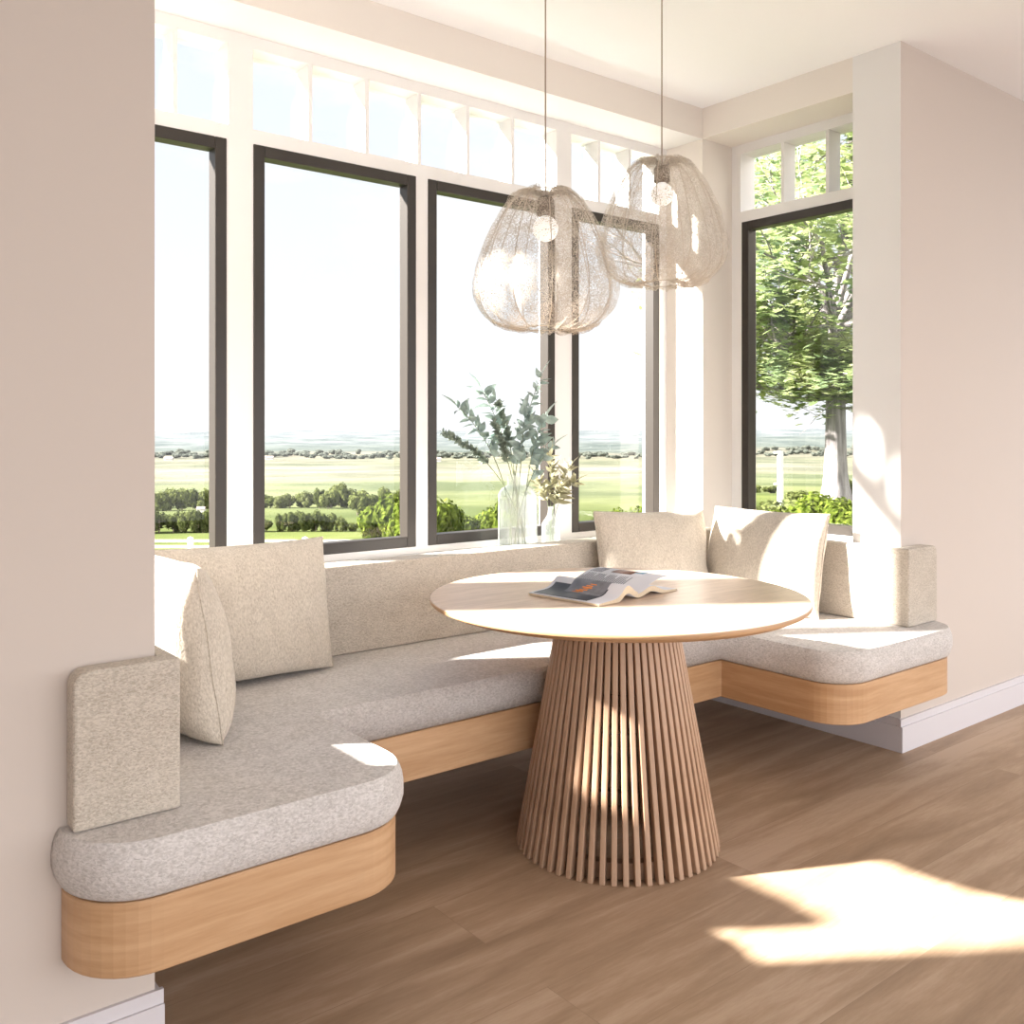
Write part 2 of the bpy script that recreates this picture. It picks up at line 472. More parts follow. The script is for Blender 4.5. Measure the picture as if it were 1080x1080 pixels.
# seat cushion with a full, rounded side
bm = bmesh.new()
prof = [(ZB1 + .001, -.008), (.395, .004), (.410, .012), (.432, .018), (.456, .018), (.476, .015), (.490, .010), (.4975, .005), (ZT, .003)]
rings = []
for z, d in prof:
    pts = offset_front(front, d) + back
    rings.append([bm.verts.new((x, y, z)) for x, y in pts])
n = len(rings[0])
for a, b in zip(rings, rings[1:]):
    for i in range(n):
        f = bm.faces.new((a[i], a[(i+1) % n], b[(i+1) % n], b[i])); f.smooth = True
bm.faces.new(rings[0]); bm.faces.new(rings[-1])
for rg in (rings[0], rings[-1]):
    for i in range(n):
        ed = bm.edges.get((rg[i], rg[(i+1) % n]))
        if ed: ed.smooth = False
o = link('seat_cushion', bm, M['seat'], bench)
tag(o, 'long oatmeal woven seat cushion')

ZK = .800
def back_panel(name, pts, rnd=.010):
    bm = bmesh.new(); prism(bm, pts, ZT + .001, ZK)
    xo = {.456: .456, 3.645: 3.645}.get(pts[0][0])
    if xo:
        es = [e for e in bm.edges if all(abs(v.co.x - xo) < 1e-4 and abs(v.co.z - ZK) < 1e-4 for v in e.verts)]
        bmesh.ops.bevel(bm, geom=es, offset=.03, segments=6, profile=.5, affect='EDGES')
    o = link(name, bm, M['back'], bench); bevel(o, rnd * .7, 3, 35); return o
bp_l = back_panel('backrest', [(.456, FY - .001), (.456, 1.878), (.656, 1.878), (.656, 2.818), (XL + .001, 2.818), (XL + .001, FY - .001)])
bp_b = back_panel('backrest', [(XL + .001, 2.822), (XR - .001, 2.822), (XR - .001, YB - .001), (XL + .001, YB - .001)])
bp_r = back_panel('backrest', [(3.645, FY - .001), (3.645, 1.868), (3.425, 1.868), (3.425, 2.818), (XR - .001, 2.818), (XR - .001, FY - .001)])

# ================================================================== PILLOWS
def pillow(w, h, t, seed, n=30):
    bm = bmesh.new(); rnd = random.Random(seed)
    off = Vector((seed * 3.1, seed * 1.7, 0))
    g = {}
    for s in (0, 1):
        for i in range(n + 1):
            for j in range(n + 1):
                u = -1 + 2 * i / n; v = -1 + 2 * j / n
                # denser rows near the edge
                u = math.sin(u * PI / 2); v = math.sin(v * PI / 2)
                edge = i in (0, n) or j in (0, n)
                if edge and s == 1:
                    g[(s, i, j)] = g[(0, i, j)]; continue
                x = u * w / 2 * (1 - .038 * (1 - v * v)); z = v * h / 2 * (1 - .036 * (1 - u * u))
                th = (max(0, 1 - abs(u) ** 2.6) * max(0, 1 - abs(v) ** 2.6)) ** .42
                wr = noise.noise(Vector((x * 7, z * 7, s * 5)) + off) * .012 + noise.noise(Vector((x * 18, z * 16, s * 9)) + off) * .004
                cr = (abs(u) ** 4 + abs(v) ** 4)
                wr *= (0.4 + cr) * (0 if edge else 1)
                sag = .012 * (1 - v) * (1 - u * u)
                y = (1 if s else -1) * (th * t / 2 + (sag if not edge else 0)) + (0 if edge else wr)
                if edge: y = noise.noise(Vector((x * 6, z * 6, 0)) + off) * .012
                g[(s, i, j)] = bm.verts.new((x, y, z + h / 2))
    for s in (0, 1):
        for i in range(n):
            for j in range(n):
                bm.faces.new((g[(s, i, j)], g[(s, i+1, j)], g[(s, i+1, j+1)], g[(s, i, j+1)]))
    return bm, [g[(0, i, 0)].co.copy() for i in range(n+1)] + [g[(0, n, j)].co.copy() for j in range(1, n+1)] + \
        [g[(0, i, n)].co.copy() for i in range(n-1, -1, -1)] + [g[(0, 0, j)].co.copy() for j in range(n-1, -1, -1)]

def make_pillow(name, loc, rot, w, h, t, seed, label):
    root = empty(name, loc, rot, label, 'pillow', 'throw pillows on the bench')
    bm, rim = pillow(w, h, t, seed)
    c = link('cover', bm, M['pillow'], root, smooth=True)
    m = c.modifiers.new('sub', 'SUBSURF'); m.levels = 1; m.render_levels = 1
    bm = bmesh.new(); tube(bm, rim, .0022, 6, caps=False)
    link('seam', bm, M['pillow'], root, smooth=True)
    return root
# rot: local x = width, z = height, y = thickness
make_pillow('throw_pillow', (1.155, 2.695, ZT + .004), (R(-9), 0, R(1)), .54, .41, .15, 3, 'big oatmeal throw pillow leaning on the back cushion at the left end')
make_pillow('throw_pillow', (.850, 2.455, ZT + .004), (R(-8), 0, R(93)), .54, .43, .21, 5, 'oatmeal throw pillow seen edge-on against the left end of the bench')
make_pillow('throw_pillow', (2.935, 2.695, ZT + .004), (R(-10), R(2), R(-6)), .60, .415, .15, 8, 'throw pillow in the back right corner, behind the table')
make_pillow('throw_pillow', (3.275, 2.455, ZT + .004), (R(-12), 0, R(-88)), .57, .42, .16, 11, 'sunlit throw pillow leaning against the right side, below the tree window')

# ================================================================== TABLE
TX, TY = 2.058, 2.062
table = empty('round_dining_table', (TX, TY, 0), label='round pale oak dining table on a slatted cone-shaped pedestal', cat='table')
bm = bmesh.new()
TR = .572
lathe(bm, [(TR - .030, .722), (TR - .004, .734), (TR, .738), (TR, .7475), (TR - .002, .75)], 128)
o = link('table_top', bm, [M['oaktop'], M['oak']], table)  # rim and underside in warmer, darker oak: shade put into the colour
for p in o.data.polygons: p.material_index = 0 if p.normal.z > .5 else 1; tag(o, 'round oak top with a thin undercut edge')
for p in o.data.polygons: p.use_smooth = abs(p.normal.z) < .9
NS = 58
bm = bmesh.new()
rb, rt, zt_ = .300, .166, .7215
L_ = math.hypot(rb - rt, zt_)
def slat_bm():
    bm = bmesh.new()
    vs = []
    for (r, z) in ((rb, 0.0), (rt, zt_)):
        for (dr, dt) in ((-.018, -.0072), (.010, -.0082), (.010, .0082), (-.018, .0072)):
            vs.append(bm.verts.new((r + dr - .0, dt, z)))
    for f in ((0,1,2,3),(7,6,5,4),(0,4,5,1),(1,5,6,2),(2,6,7,3),(3,7,4,0)):
        bm.faces.new([vs[i] for i in f])
    return bm
s0 = link('slat', slat_bm(), M['slat'], table)
bevel(s0, .003, 2)
for k in range(1, NS):
    c = s0.copy(); col.objects.link(c); c.parent = table; c.rotation_euler = (0, 0, 2 * PI * k / NS)
def hoop(r, z0, z1, th):
    bm = bmesh.new(); lathe(bm, [(r - th, z0), (r, z0), (r, z1), (r - th, z1), (r - th, z0)], 72, close=False)
    o = link('hoop', bm, M['slatin'], table); return o
hoop(rb - .024, .004, .05, .03)
hoop(rb - .024 - (rb - rt) * .5, .35, .385, .02)
hoop(rt - .016, .690, .7215, .03)

# ------------------------------------------------------------------ magazine
M['paper'] = simple('page_paper', (.66, .65, .68), .55)
M['edge'] = simple('page_edges', (.70, .58, .42), .8, var=.2, scale=260)
M['ink'] = simple('dark_photo_print', (.045, .048, .060), .45)
M['ink2'] = simple('grey_photo_print', (.17, .17, .19), .45, var=.5, scale=60)
M['txt'] = simple('printed_text', (.28, .28, .31), .6)
M['org'] = simple('orange_lettering', (.85, .25, .03), .5)
M['brown'] = simple('brown_photo_print', (.22, .10, .06), .5, var=.4, scale=60)
M['blue'] = simple('blue_photo_print', (.22, .40, .55), .5)

mag = empty('open_magazine', (2.035, 2.105, .7512), (0, 0, R(7)), 'thick open magazine lying with its pages fanned on the round table', 'magazine')
PW, PL = .185, .275       # page width (x), length (y)
def hl(s):                # height of the left pages, s = 0 gutter .. 1 outer edge
    return .006 + .030 * math.exp(-((s - .26) / .17) ** 2) + .010 * (1 - s)
def hr(s):
    return .005 + .020 * math.exp(-((s - .35) / .22) ** 2) + .007 * (1 - s)
def hp(s):                # loose lifted page on the right
    return .014 + .036 * math.sin(min(1, s * 1.05) * PI * .62) 
def stack(name, sign, h, mat_top):
    bm = bmesh.new(); n = 24
    top = []; bot = []
    for i in range(n + 1):
        s = i / n
        x = sign * s * PW * (1.1 if sign > 0 else 1)
        top.append([bm.verts.new((x, y, h(s))) for y in (-PL/2, PL/2)])
        zb = .0 + max(0, h(s) - (.016 if sign < 0 else .012)) * .75
        bot.append([bm.verts.new((x * (1 if s < .9 else .99), y, zb)) for y in (-PL/2, PL/2)])
    for i in range(n):
        f = bm.faces.new((top[i][0], top[i+1][0], top[i+1][1], top[i][1])); f.material_index = 0; f.smooth = True
        f = bm.faces.new((bot[i][0], bot[i][1], bot[i+1][1], bot[i+1][0])); f.material_index = 0; f.smooth = True
        for k in (0, 1):
            f = bm.faces.new((top[i][k], bot[i][k], bot[i+1][k], top[i+1][k])); f.material_index = 1
    for i in (0, n):
        f = bm.faces.new((top[i][0], top[i][1], bot[i][1], bot[i][0])); f.material_index = 1
    return link(name, bm, [M['paper'], M['edge']], mag)
tag(stack('page_block', -1, hl, None), 'thick left half of the pages')
tag(stack('page_block', 1, hr, None), 'thin right half of the pages')
def sheet(name, sign, h, s0, s1, y0, y1, lift, mat, parent, th=.0004, n=14):
    bm = bmesh.new(); a = []; b = []
    for i in range(n + 1):
        s = s0 + (s1 - s0) * i / n
        a.append([bm.verts.new((sign * s * PW, y, h(s) + lift)) for y in (y0, y1)])
        b.append([bm.verts.new((sign * s * PW, y, h(s) + lift - th)) for y in (y0, y1)])
    for i in range(n):
        f = bm.faces.new((a[i][0], a[i+1][0], a[i+1][1], a[i][1])); f.smooth = True
        f = bm.faces.new((b[i][0], b[i][1], b[i+1][1], b[i+1][0])); f.smooth = True
        for k in (0, 1): bm.faces.new((a[i][k], b[i][k], b[i+1][k], a[i+1][k]))
    for i in (0, n): bm.faces.new((a[i][0], a[i][1], b[i][1], b[i][0]))
    return link(name, bm, mat, parent)
lp = sheet('left_page', -1, hl, .02, 1.0, -PL/2, PL/2, .0012, M['paper'], mag)
rp = sheet('lifted_page', 1, hp, .0, .93, -PL/2, PL/2, 0, M['paper'], mag); tag(rp, 'page lifting off the right half')
sheet('picture', -1, hl, .40, .95, -.085, .125, .0022, M['ink'], lp)
sheet('picture', -1, hl, .14, .62, -.080, .060, .0028, M['ink2'], lp)
# orange lettering: a row of short strokes across the dark picture
for i in range(8):
    ss = .36 + .028 * i
    sheet('lettering', -1, hl, ss, ss + .012 + .005 * (i % 3), -.035 + .006 * (i % 2) + .005 * i, -.010 + .006 * (i % 3) + .005 * i, .0036, M['org'], lp, n=2)
sheet('picture', 1, hp, .58, .84, -.030, .050, .0008, M['brown'], rp)
sheet('picture', 1, hp, .70, .90, -.060, -.025, .0008, M['blue'], rp)
for c in range(2):
    for i in range(22):
        y = .125 - i * .0085
        if c and i > 5: break
        a = .10 + c * .42
        sheet('text_line', 1, hp, a, a + (.36 if i % 5 else .24), y - .0022, y + .0022, .0007, M['txt'], rp, th=.0002, n=4)
for i in range(13):
    y = .120 - i * .008
    sheet('text_line', -1, hl, .05, .12, y - .002, y + .002, .0020, M['txt'], lp, th=.0002, n=3)

# ================================================================== PENDANTS
NL = 11
SH, SR = .400, .208
shade_prof = [(.012, -.010), (.030, .002), (.055, .004), (.078, -.003), (.100, -.020), (.130, -.058), (.158, -.110), (.182, -.165), (.200, -.225),
              (.208, -.268), (.206, -.305), (.190, -.342), (.160, -.372), (.120, -.390), (.085, -.396), (.060, -.392)]
def smooth_prof(p, k=4):
    out = []
    for i in range(len(p) - 1):
        p0, p1, p2, p3 = p[max(i-1, 0)], p[i], p[i+1], p[min(i+2, len(p)-1)]
        for s in range(k):
            t = s / k
            out.append(tuple(.5 * ((2*b) + (-a + c) * t + (2*a - 5*b + 4*c - d) * t*t + (-a + 3*b - 3*c + d) * t**3) for a, b, c, d in zip(p0, p1, p2, p3)))
    out.append(p[-1]); return out
SP = smooth_prof(shade_prof)
def make_pendant(x, y, ztop, rot, label):
    root = empty('pendant_lamp', (x, y, ztop), (0, 0, rot), label, 'lamp', 'mesh pendant lamps above the table')
    H = ZC - ztop
    bm = bmesh.new(); tube(bm, [(0, 0, -.02), (0, 0, H - .018)], .0022, 8); link('cord', bm, M['cord'], root)
    bm = bmesh.new(); lathe(bm, [(.05, H - .02), (.055, H - .016), (.055, H)], 32); link('ceiling_canopy', bm, M['cord'], root)
    bm = bmesh.new(); lathe(bm, [(.008, -.012), (.020, -.016), (.026, -.026), (.026, -.066), (.020, -.070)], 24)
    link('socket', bm, M['socket'], root, smooth=True)
    bm = bmesh.new(); lathe(bm, [(.012, -.068)] + [(.037 * math.sin(R(a)), -.106 + .037 * math.cos(R(a))) for a in range(22, 180, 12)] + [(.002, -.143)], 28)
    link('bulb', bm, M['bulb'], root, smooth=True)
    def mod(t, z):
        ph = (t * NL / (2 * PI)) % 1.0
        puff = math.sin(ph * PI) ** .6
        wv = noise.noise(Vector((math.cos(t) * 9, math.sin(t) * 9, z * 30))) * .035 * (1 if (z > -.03 or z < -.37) else .35)
        return .925 + .095 * puff + wv
    bm = bmesh.new()
    n = NL * 10
    rings = []
    for r, z in SP:
        ring = []
        for i in range(n):
            t = 2 * PI * i / n; m_ = mod(t, z)
            zz = z + (noise.noise(Vector((math.cos(t) * 14, math.sin(t) * 14, z * 9))) * .016 if (z > -.03 or z < -.375) else 0)
            ring.append(bm.verts.new((r * m_ * math.cos(t), r * m_ * math.sin(t), zz)))
        rings.append(ring)
    for a, b in zip(rings, rings[1:]):
        for i in range(n):
            bm.faces.new((a[i], a[(i+1) % n], b[(i+1) % n], b[i]))
    link('mesh_shade', bm, M['shade'], root, smooth=True)
    # one wire in each fold
    bm = bmesh.new()
    tube(bm, [(r * .925 * math.cos(0), 0, z) for r, z in SP], .0013, 5)
    w0 = link('wire_rib', bm, M['wire'], root)
    for k in range(1, NL):
        c = w0.copy(); col.objects.link(c); c.parent = root; c.rotation_euler = (0, 0, 2 * PI * k / NL)
    for rr, zz in ((.058, -.002), (.066, -.392)):
        bm = bmesh.new(); tube(bm, [(rr * math.cos(2*PI*i/32), rr * math.sin(2*PI*i/32), zz) for i in range(33)], .0016, 5, caps=False)
        link('wire_ring', bm, M['wire'], root)
    return root
make_pendant(1.772, 2.066, 1.940, .1, 'mesh globe pendant lamp hanging lower and nearer, on the left')
make_pendant(2.268, 2.070, 2.118, .35, 'mesh globe pendant lamp hanging higher, nearer the corner post')

# ================================================================== VASES
def clear_glass():
    m, nt, b, N = new_mat('clear_vase_glass'); L = nt.links.new
    nt.nodes.remove(b); out = nt.nodes['Material Output']
    t = N('ShaderNodeBsdfTransparent'); t.inputs['Color'].default_value = (.95, .97, .955, 1)
    g = N('ShaderNodeBsdfGlossy'); g.inputs['Roughness'].default_value = .04
    d = N('ShaderNodeBsdfDiffuse'); d.inputs['Color'].default_value = (.9, .92, .9, 1)
    lw = N('ShaderNodeLayerWeight'); lw.inputs['Blend'].default_value = .5
    pw = N('ShaderNodeMath'); pw.operation = 'POWER'; pw.inputs[1].default_value = 3; L(lw.outputs['Facing'], pw.inputs[0])
    fr = N('ShaderNodeMath'); fr.operation = 'MULTIPLY_ADD'; fr.inputs[1].default_value = .5; fr.inputs[2].default_value = .04; L(pw.outputs[0], fr.inputs[0])
    mx = N('ShaderNodeMixShader'); L(fr.outputs[0], mx.inputs[0]); L(t.outputs[0], mx.inputs[1]); L(g.outputs[0], mx.inputs[2])
    m2 = N('ShaderNodeMixShader'); m2.inputs[0].default_value = .17; L(mx.outputs[0], m2.inputs[1]); L(d.outputs[0], m2.inputs[2])
    L(m2.outputs[0], out.inputs['Surface'])
    return m
M['vase'] = clear_glass()
def vase(name, loc, prof, th, label, grp=None):
    root = empty(name, loc, (0, 0, 0), label, 'vase', grp)
    inner = [(max(.002, r - th), z + (th if i == 0 else 0)) for i, (r, z) in enumerate(prof)]
    full = [(.002, 0)] + prof + list(reversed(inner)) + [(.002, th)]
    bm = bmesh.new(); lathe(bm, full, 48, close=False)
    link('glass_body', bm, M['vase'], root, smooth=True)
    return root
vl = (2.452, 3.035, SILL + .0005)
vs_ = (2.640, 3.042, SILL + .0005)
vp = smooth_prof([(.074, 0), (.080, .012), (.081, .06), (.081, .20), (.079, .222), (.066, .243), (.047, .255), (.0435, .263), (.0435, .300), (.048, .304)], 3)
v1 = vase('glass_jar_vase', vl, vp, .0035, 'wide clear glass bottle vase holding eucalyptus on the window sill')
vp2 = smooth_prof([(.036, 0), (.040, .008), (.0405, .07), (.038, .088), (.022, .112), (.0145, .128), (.0125, .150), (.0145, .158)], 3)
v2 = vase('glass_bottle_vase', vs_, vp2, .0028, 'small narrow clear glass bottle with dried leaves, right of the big vase')

def leafmat(name, c, tr=.3):
    m, nt, b, N = new_mat(name); L = nt.links.new
    out = nt.nodes['Material Output']
    oi = N('ShaderNodeTexCoord'); n = N('ShaderNodeTexNoise'); n.inputs['Scale'].default_value = 30
    L(oi.outputs['Object'], n.inputs['Vector'])
    r = ramp(nt, [(.3, tuple(v * .65 for v in c)), (.7, tuple(min(1, v * 1.3) for v in c))])
    L(n.outputs['Fac'], r.inputs['Fac']); L(r.outputs['Color'], b.inputs['Base Color'])
    b.inputs['Roughness'].default_value = .55
    t = N('ShaderNodeBsdfTranslucent'); L(r.outputs['Color'], t.inputs['Color'])
    mx = N('ShaderNodeMixShader'); mx.inputs[0].default_value = tr
    L(b.outputs[0], mx.inputs[1]); L(t.outputs[0], mx.inputs[2]); L(mx.outputs[0], out.inputs['Surface'])
    return m
M['euc'] = leafmat('eucalyptus_leaf', (.33, .41, .38))
M['euc2'] = leafmat('small_eucalyptus_leaf', (.28, .33, .27))
M['olive'] = leafmat('dried_leaf', (.38, .36, .23))
M['stem'] = simple('green_stem', (.16, .19, .10), .6)

def leaf(bm, base, d, up, ln, wd, bend=.15, k=5):
    d = d.normalized(); s = d.cross(up)
    if s.length < 1e-4: s = d.cross(Vector((1, 0, 0)))
    s.normalize(); nn = s.cross(d)
    L_, R_, C_ = [], [], []
    for i in range(k + 1):
        t = i / k
        w = wd * .5 * math.sin(PI * (t ** .8)) if 0 < i < k else .0006
        c = base + d * (ln * t) - nn * (bend * ln * t * t)
        C_.append(bm.verts.new(c)); L_.append(bm.verts.new(c + s * w + nn * w * .25)); R_.append(bm.verts.new(c - s * w + nn * w * .25))
    for i in range(k):
        for a in (L_, R_):
            f = bm.faces.new((C_[i], C_[i+1], a[i+1], a[i])); f.smooth = True

def bez(p0, p1, p2, n):
    return [(1-t)**2 * p0 + 2*(1-t)*t * p1 + t*t * p2 for t in [i / n for i in range(n + 1)]]

def branch(name, base, mid, tip, rad, mat, nleaf, ln, wd, seed, label, group, start=.35, round_=False):
    rnd = random.Random(seed)
    base, mid, tip = Vector(base), Vector(mid), Vector(tip)
    root = empty(name, base, (0, 0, 0), label, 'plant', group)
    pts = [p - base for p in bez(base, mid, tip, 24)]
    bm = bmesh.new(); tube(bm, pts, [rad * (1 - .6 * i / 24) for i in range(25)], 6)
    link('stem', bm, M['stem'], root, smooth=True)
    bm = bmesh.new()
    for i in range(nleaf):
        t = start + (1 - start) * (i + rnd.random() * .5) / nleaf
        k = min(23, int(t * 24)); f = t * 24 - k
        p = pts[k].lerp(pts[min(24, k+1)], min(1, f))
        d = (pts[min(24, k+1)] - pts[k]).normalized()
        rv = Vector((rnd.uniform(-1, 1), rnd.uniform(-1, 1), rnd.uniform(-1, 1)))
        side = (rv - d * rv.dot(d)).normalized()
        q = (side * .9 + d * rnd.uniform(.3, .9)).normalized()
        sc = rnd.uniform(.7, 1.15) * (1 - .25 * t)
        leaf(bm, p, q, Vector((rnd.uniform(-1, 1), rnd.uniform(-1, 1), rnd.uniform(.1, 1))), ln * sc, wd * sc, rnd.uniform(-.1, .35))
    leaf(bm, pts[-1], pts[-1] - pts[-3], Vector((0, 0, 1)), ln, wd)
    link('foliage', bm, mat, root)
    return root
def dirv(px): return direction(px)
# points around the big vase: u = along the picture's horizontal, v = towards the viewer, z = height above the sill
rt_ = Vector((SA, -CA, 0)); fw_ = Vector((CA, SA, 0))
def P(v, u, z, d=0): return Vector(v) + rt_ * u + fw_ * d + Vector((0, 0, z))
G = 'eucalyptus branches in the wide vase'
EB = [
 # mid(u,z,d) tip(u,z,d) leaves len wid mat
 ((-.04, .38, .0), (-.305, .475, -.05), 64, .020, .012, 'euc2', 'small-leaved eucalyptus branch arching furthest to the left'),
 ((-.03, .40, -.03), (-.245, .58, -.06), 15, .060, .032, 'euc', 'broad-leaved eucalyptus branch rising to the upper left of the wide vase'),
 ((.00, .42, .02), (-.085, .600, .02), 80, .020, .012, 'euc2', 'dense small-leaved eucalyptus branch leaning slightly left in the wide vase'),
 ((.00, .42, .0), (-.155, .66, .03), 15, .062, .034, 'euc', 'broad-leaved eucalyptus branch standing second tallest in the wide vase'),
 ((-.02, .46, -.02), (.10, .715, -.03), 13, .048, .020, 'euc', 'tallest thin eucalyptus sprig reaching to the upper right'),
 ((.02, .38, .02), (.115, .535, .0), 12, .062, .034, 'euc', 'broad-leaved eucalyptus branch leaning right towards the small bottle'),
 ((.01, .36, -.03), (.03, .56, -.04), 14, .058, .032, 'euc', 'short upright broad-leaved eucalyptus branch in the middle of the wide vase'),
 ((.02, .32, .0), (.15, .425, -.04), 9, .050, .024, 'euc', 'low eucalyptus twig hanging out over the small bottle'),
 ((-.02, .36, -.02), (-.10, .52, -.05), 54, .020, .012, 'euc2', 'short small-leaved eucalyptus branch near the rim of the wide vase'),
]
for i, (m_, t_, nl, ln, wd, mt, lb) in enumerate(EB):
    a = i * 2.4
    b0 = P(vl, .035 * math.cos(a), .008, .03 * math.sin(a))
    branch('eucalyptus_branch', b0, P(vl, m_[0], m_[1] - .02, m_[2]), P(vl, *t_), .0026, M[mt], int(nl * (1.9 if mt == 'euc' else 2.6)), ln * (1.4 if mt == 'euc' else 1.5), wd * (1.4 if mt == 'euc' else 1.4), 40 + i, lb, G, start=.56 if mt == 'euc' else .6)
G2 = 'dried stems in the small bottle'
DB = [((-.005, .22, 0), (-.065, .295, -.02), 'dried leafy stem leaning left out of the small bottle'),
      ((.0, .25, .0), (.000, .375, .0), 'dried leafy stem standing upright and tallest in the small bottle'),
      ((.01, .24, -.02), (.080, .330, -.03), 'dried leafy stem leaning right out of the small bottle'),
      ((.015, .22, .0), (.105, .265, .01), 'lowest dried leafy stem drooping to the right in front of the window frame'),
      ((.0, .22, -.03), (.045, .250, -.05), 'short dried leafy stem at the front of the small bottle')]
for i, (m_, t_, lb) in enumerate(DB):
    b0 = P(vs_, .008 * math.cos(i * 2.1), .006, .008 * math.sin(i * 2.1))
    branch('dried_leaf_stem', b0, P(vs_, m_[0] * .4, m_[1] - .02, m_[2] * .4), P(vs_, *t_), .0014, M['olive'], 32, .066, .022, 80 + i, lb, G2, start=.52)

# ================================================================== OUTDOORS
def interp(tab, d):
    if d <= tab[0][0]: return tab[0][1]
    for (a, za), (b, zb) in zip(tab, tab[1:]):
        if d <= b:
            t = (d - a) / (b - a); return za + (zb - za) * t
    return tab[-1][1]
PM = [(0, -.5), (6, -.6), (20, -1.9), (40, -4.4), (60, -6.7), (90, -9.4), (120, -11.2), (150, -12.3), (200, -14.6), (300, -18), (450, -21.8), (800, -26),
      (1100, -27), (1500, -25), (2000, -14), (2600, -1.5), (3400, 2.0), (3800, -20)]
PR = [(0, -.5), (25, -.55), (34, -1.3), (60, -3.2), (100, -5.6), (200, -11), (300, -14.5), (500, -19), (800, -23), (1100, -24), (1500, -15), (2200, 3.5), (2800, 1), (3800, -20)]
def terrain(x, y):
    d = math.hypot(x, y)
    az = math.degrees(math.atan2(x, y))
    k = min(1, max(0, (az - 47.2) / 5.0)); k = k * k * (3 - 2 * k)
    z = interp(PM, d) * (1 - k) + interp(PR, d) * k
    amp = min(1, max(0, (d - 900) / 1200))
    z += amp * (noise.noise(Vector((x / 420, y / 420, 3))) * 11 + noise.noise(Vector((x / 150, y / 150, 1))) * 3)
    if d < 900: z += noise.noise(Vector((x / 30, y / 30, 7))) * min(.5, d / 150)
    return z
def terrain_mat():
    m, nt, b, N = new_mat('fields'); L = nt.links.new
    tc = N('ShaderNodeTexCoord')
    ln = N('ShaderNodeVectorMath'); ln.operation = 'LENGTH'; L(tc.outputs['Object'], ln.inputs[0])
    # field boundaries wander
    mp = N('ShaderNodeMapping'); mp.inputs['Scale'].default_value = (.004, .004, .0)
    L(tc.outputs['Object'], mp.inputs['Vector'])
    nz = N('ShaderNodeTexNoise'); nz.inputs['Scale'].default_value = 1.0; nz.inputs['Detail'].default_value = 2
    L(mp.outputs['Vector'], nz.inputs['Vector'])
    w = N('ShaderNodeMath'); w.operation = 'MULTIPLY_ADD'; w.inputs[1].default_value = .5; w.inputs[2].default_value = .75
    L(nz.outputs['Fac'], w.inputs[0])
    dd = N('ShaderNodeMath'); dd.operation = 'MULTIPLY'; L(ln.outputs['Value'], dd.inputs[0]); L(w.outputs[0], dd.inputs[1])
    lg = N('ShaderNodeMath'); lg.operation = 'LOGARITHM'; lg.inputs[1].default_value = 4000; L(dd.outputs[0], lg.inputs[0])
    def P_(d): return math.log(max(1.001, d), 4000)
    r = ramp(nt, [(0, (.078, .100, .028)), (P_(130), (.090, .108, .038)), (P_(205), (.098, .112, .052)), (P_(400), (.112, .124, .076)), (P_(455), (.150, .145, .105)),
                  (P_(700), (.155, .148, .115)), (P_(780), (.115, .120, .085)), (P_(1150), (.140, .130, .105)), (P_(1300), (.085, .098, .090)), (P_(2200), (.120, .132, .140)), (1, (.13, .14, .15))])  # far stops pale and bluish: distance haze painted into the hill colour
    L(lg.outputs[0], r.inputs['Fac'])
    # woodland / field mottling
    n2 = N('ShaderNodeTexNoise'); n2.inputs['Scale'].default_value = .012; n2.inputs['Detail'].default_value = 8; n2.inputs['Roughness'].default_value = .65
    mp2 = N('ShaderNodeMapping'); mp2.inputs['Scale'].default_value = (1, 1, 0); L(tc.outputs['Object'], mp2.inputs['Vector']); L(mp2.outputs['Vector'], n2.inputs['Vector'])
    r2 = ramp(nt, [(.42, (.66, .70, .68)), (.58, (1.16, 1.13, 1.08))])
    L(n2.outputs['Fac'], r2.inputs['Fac'])
    mx = N('ShaderNodeMix'); mx.data_type = 'RGBA'; mx.blend_type = 'MULTIPLY'; mx.inputs['Factor'].default_value = 1
    L(r.outputs['Color'], mx.inputs['A']); L(r2.outputs['Color'], mx.inputs['B']); L(mx.outputs['Result'], b.inputs['Base Color'])
    b.inputs['Roughness'].default_value = 1; b.inputs['Specular IOR Level'].default_value = 0
    return m
M['land'] = terrain_mat()
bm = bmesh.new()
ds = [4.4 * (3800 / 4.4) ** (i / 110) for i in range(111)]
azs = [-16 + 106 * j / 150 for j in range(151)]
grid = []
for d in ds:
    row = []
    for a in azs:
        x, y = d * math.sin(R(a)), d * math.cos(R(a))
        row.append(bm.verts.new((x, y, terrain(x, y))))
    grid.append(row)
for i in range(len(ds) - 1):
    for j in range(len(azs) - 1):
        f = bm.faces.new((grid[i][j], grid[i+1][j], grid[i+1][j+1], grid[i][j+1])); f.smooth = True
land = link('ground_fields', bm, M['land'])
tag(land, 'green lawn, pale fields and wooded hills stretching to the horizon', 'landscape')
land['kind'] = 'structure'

def leafy(name, c0, c1, scale=1.2):
    m, nt, b, N = new_mat(name); L = nt.links.new
    tc = N('ShaderNodeTexCoord'); n = N('ShaderNodeTexNoise'); n.inputs['Scale'].default_value = scale; n.inputs['Detail'].default_value = 6
    L(tc.outputs['Object'], n.inputs['Vector'])
    r = ramp(nt, [(.38, c0), (.62, c1)]); L(n.outputs['Fac'], r.inputs['Fac']); L(r.outputs['Color'], b.inputs['Base Color'])
    b.inputs['Roughness'].default_value = 1; b.inputs['Specular IOR Level'].default_value = 0
    t = N('ShaderNodeBsdfTranslucent'); L(r.outputs['Color'], t.inputs['Color'])
    mx = N('ShaderNodeMixShader'); mx.inputs[0].default_value = .3
    L(b.outputs[0], mx.inputs[1]); L(t.outputs[0], mx.inputs[2]); L(mx.outputs[0], nt.nodes['Material Output'].inputs['Surface'])
    return m
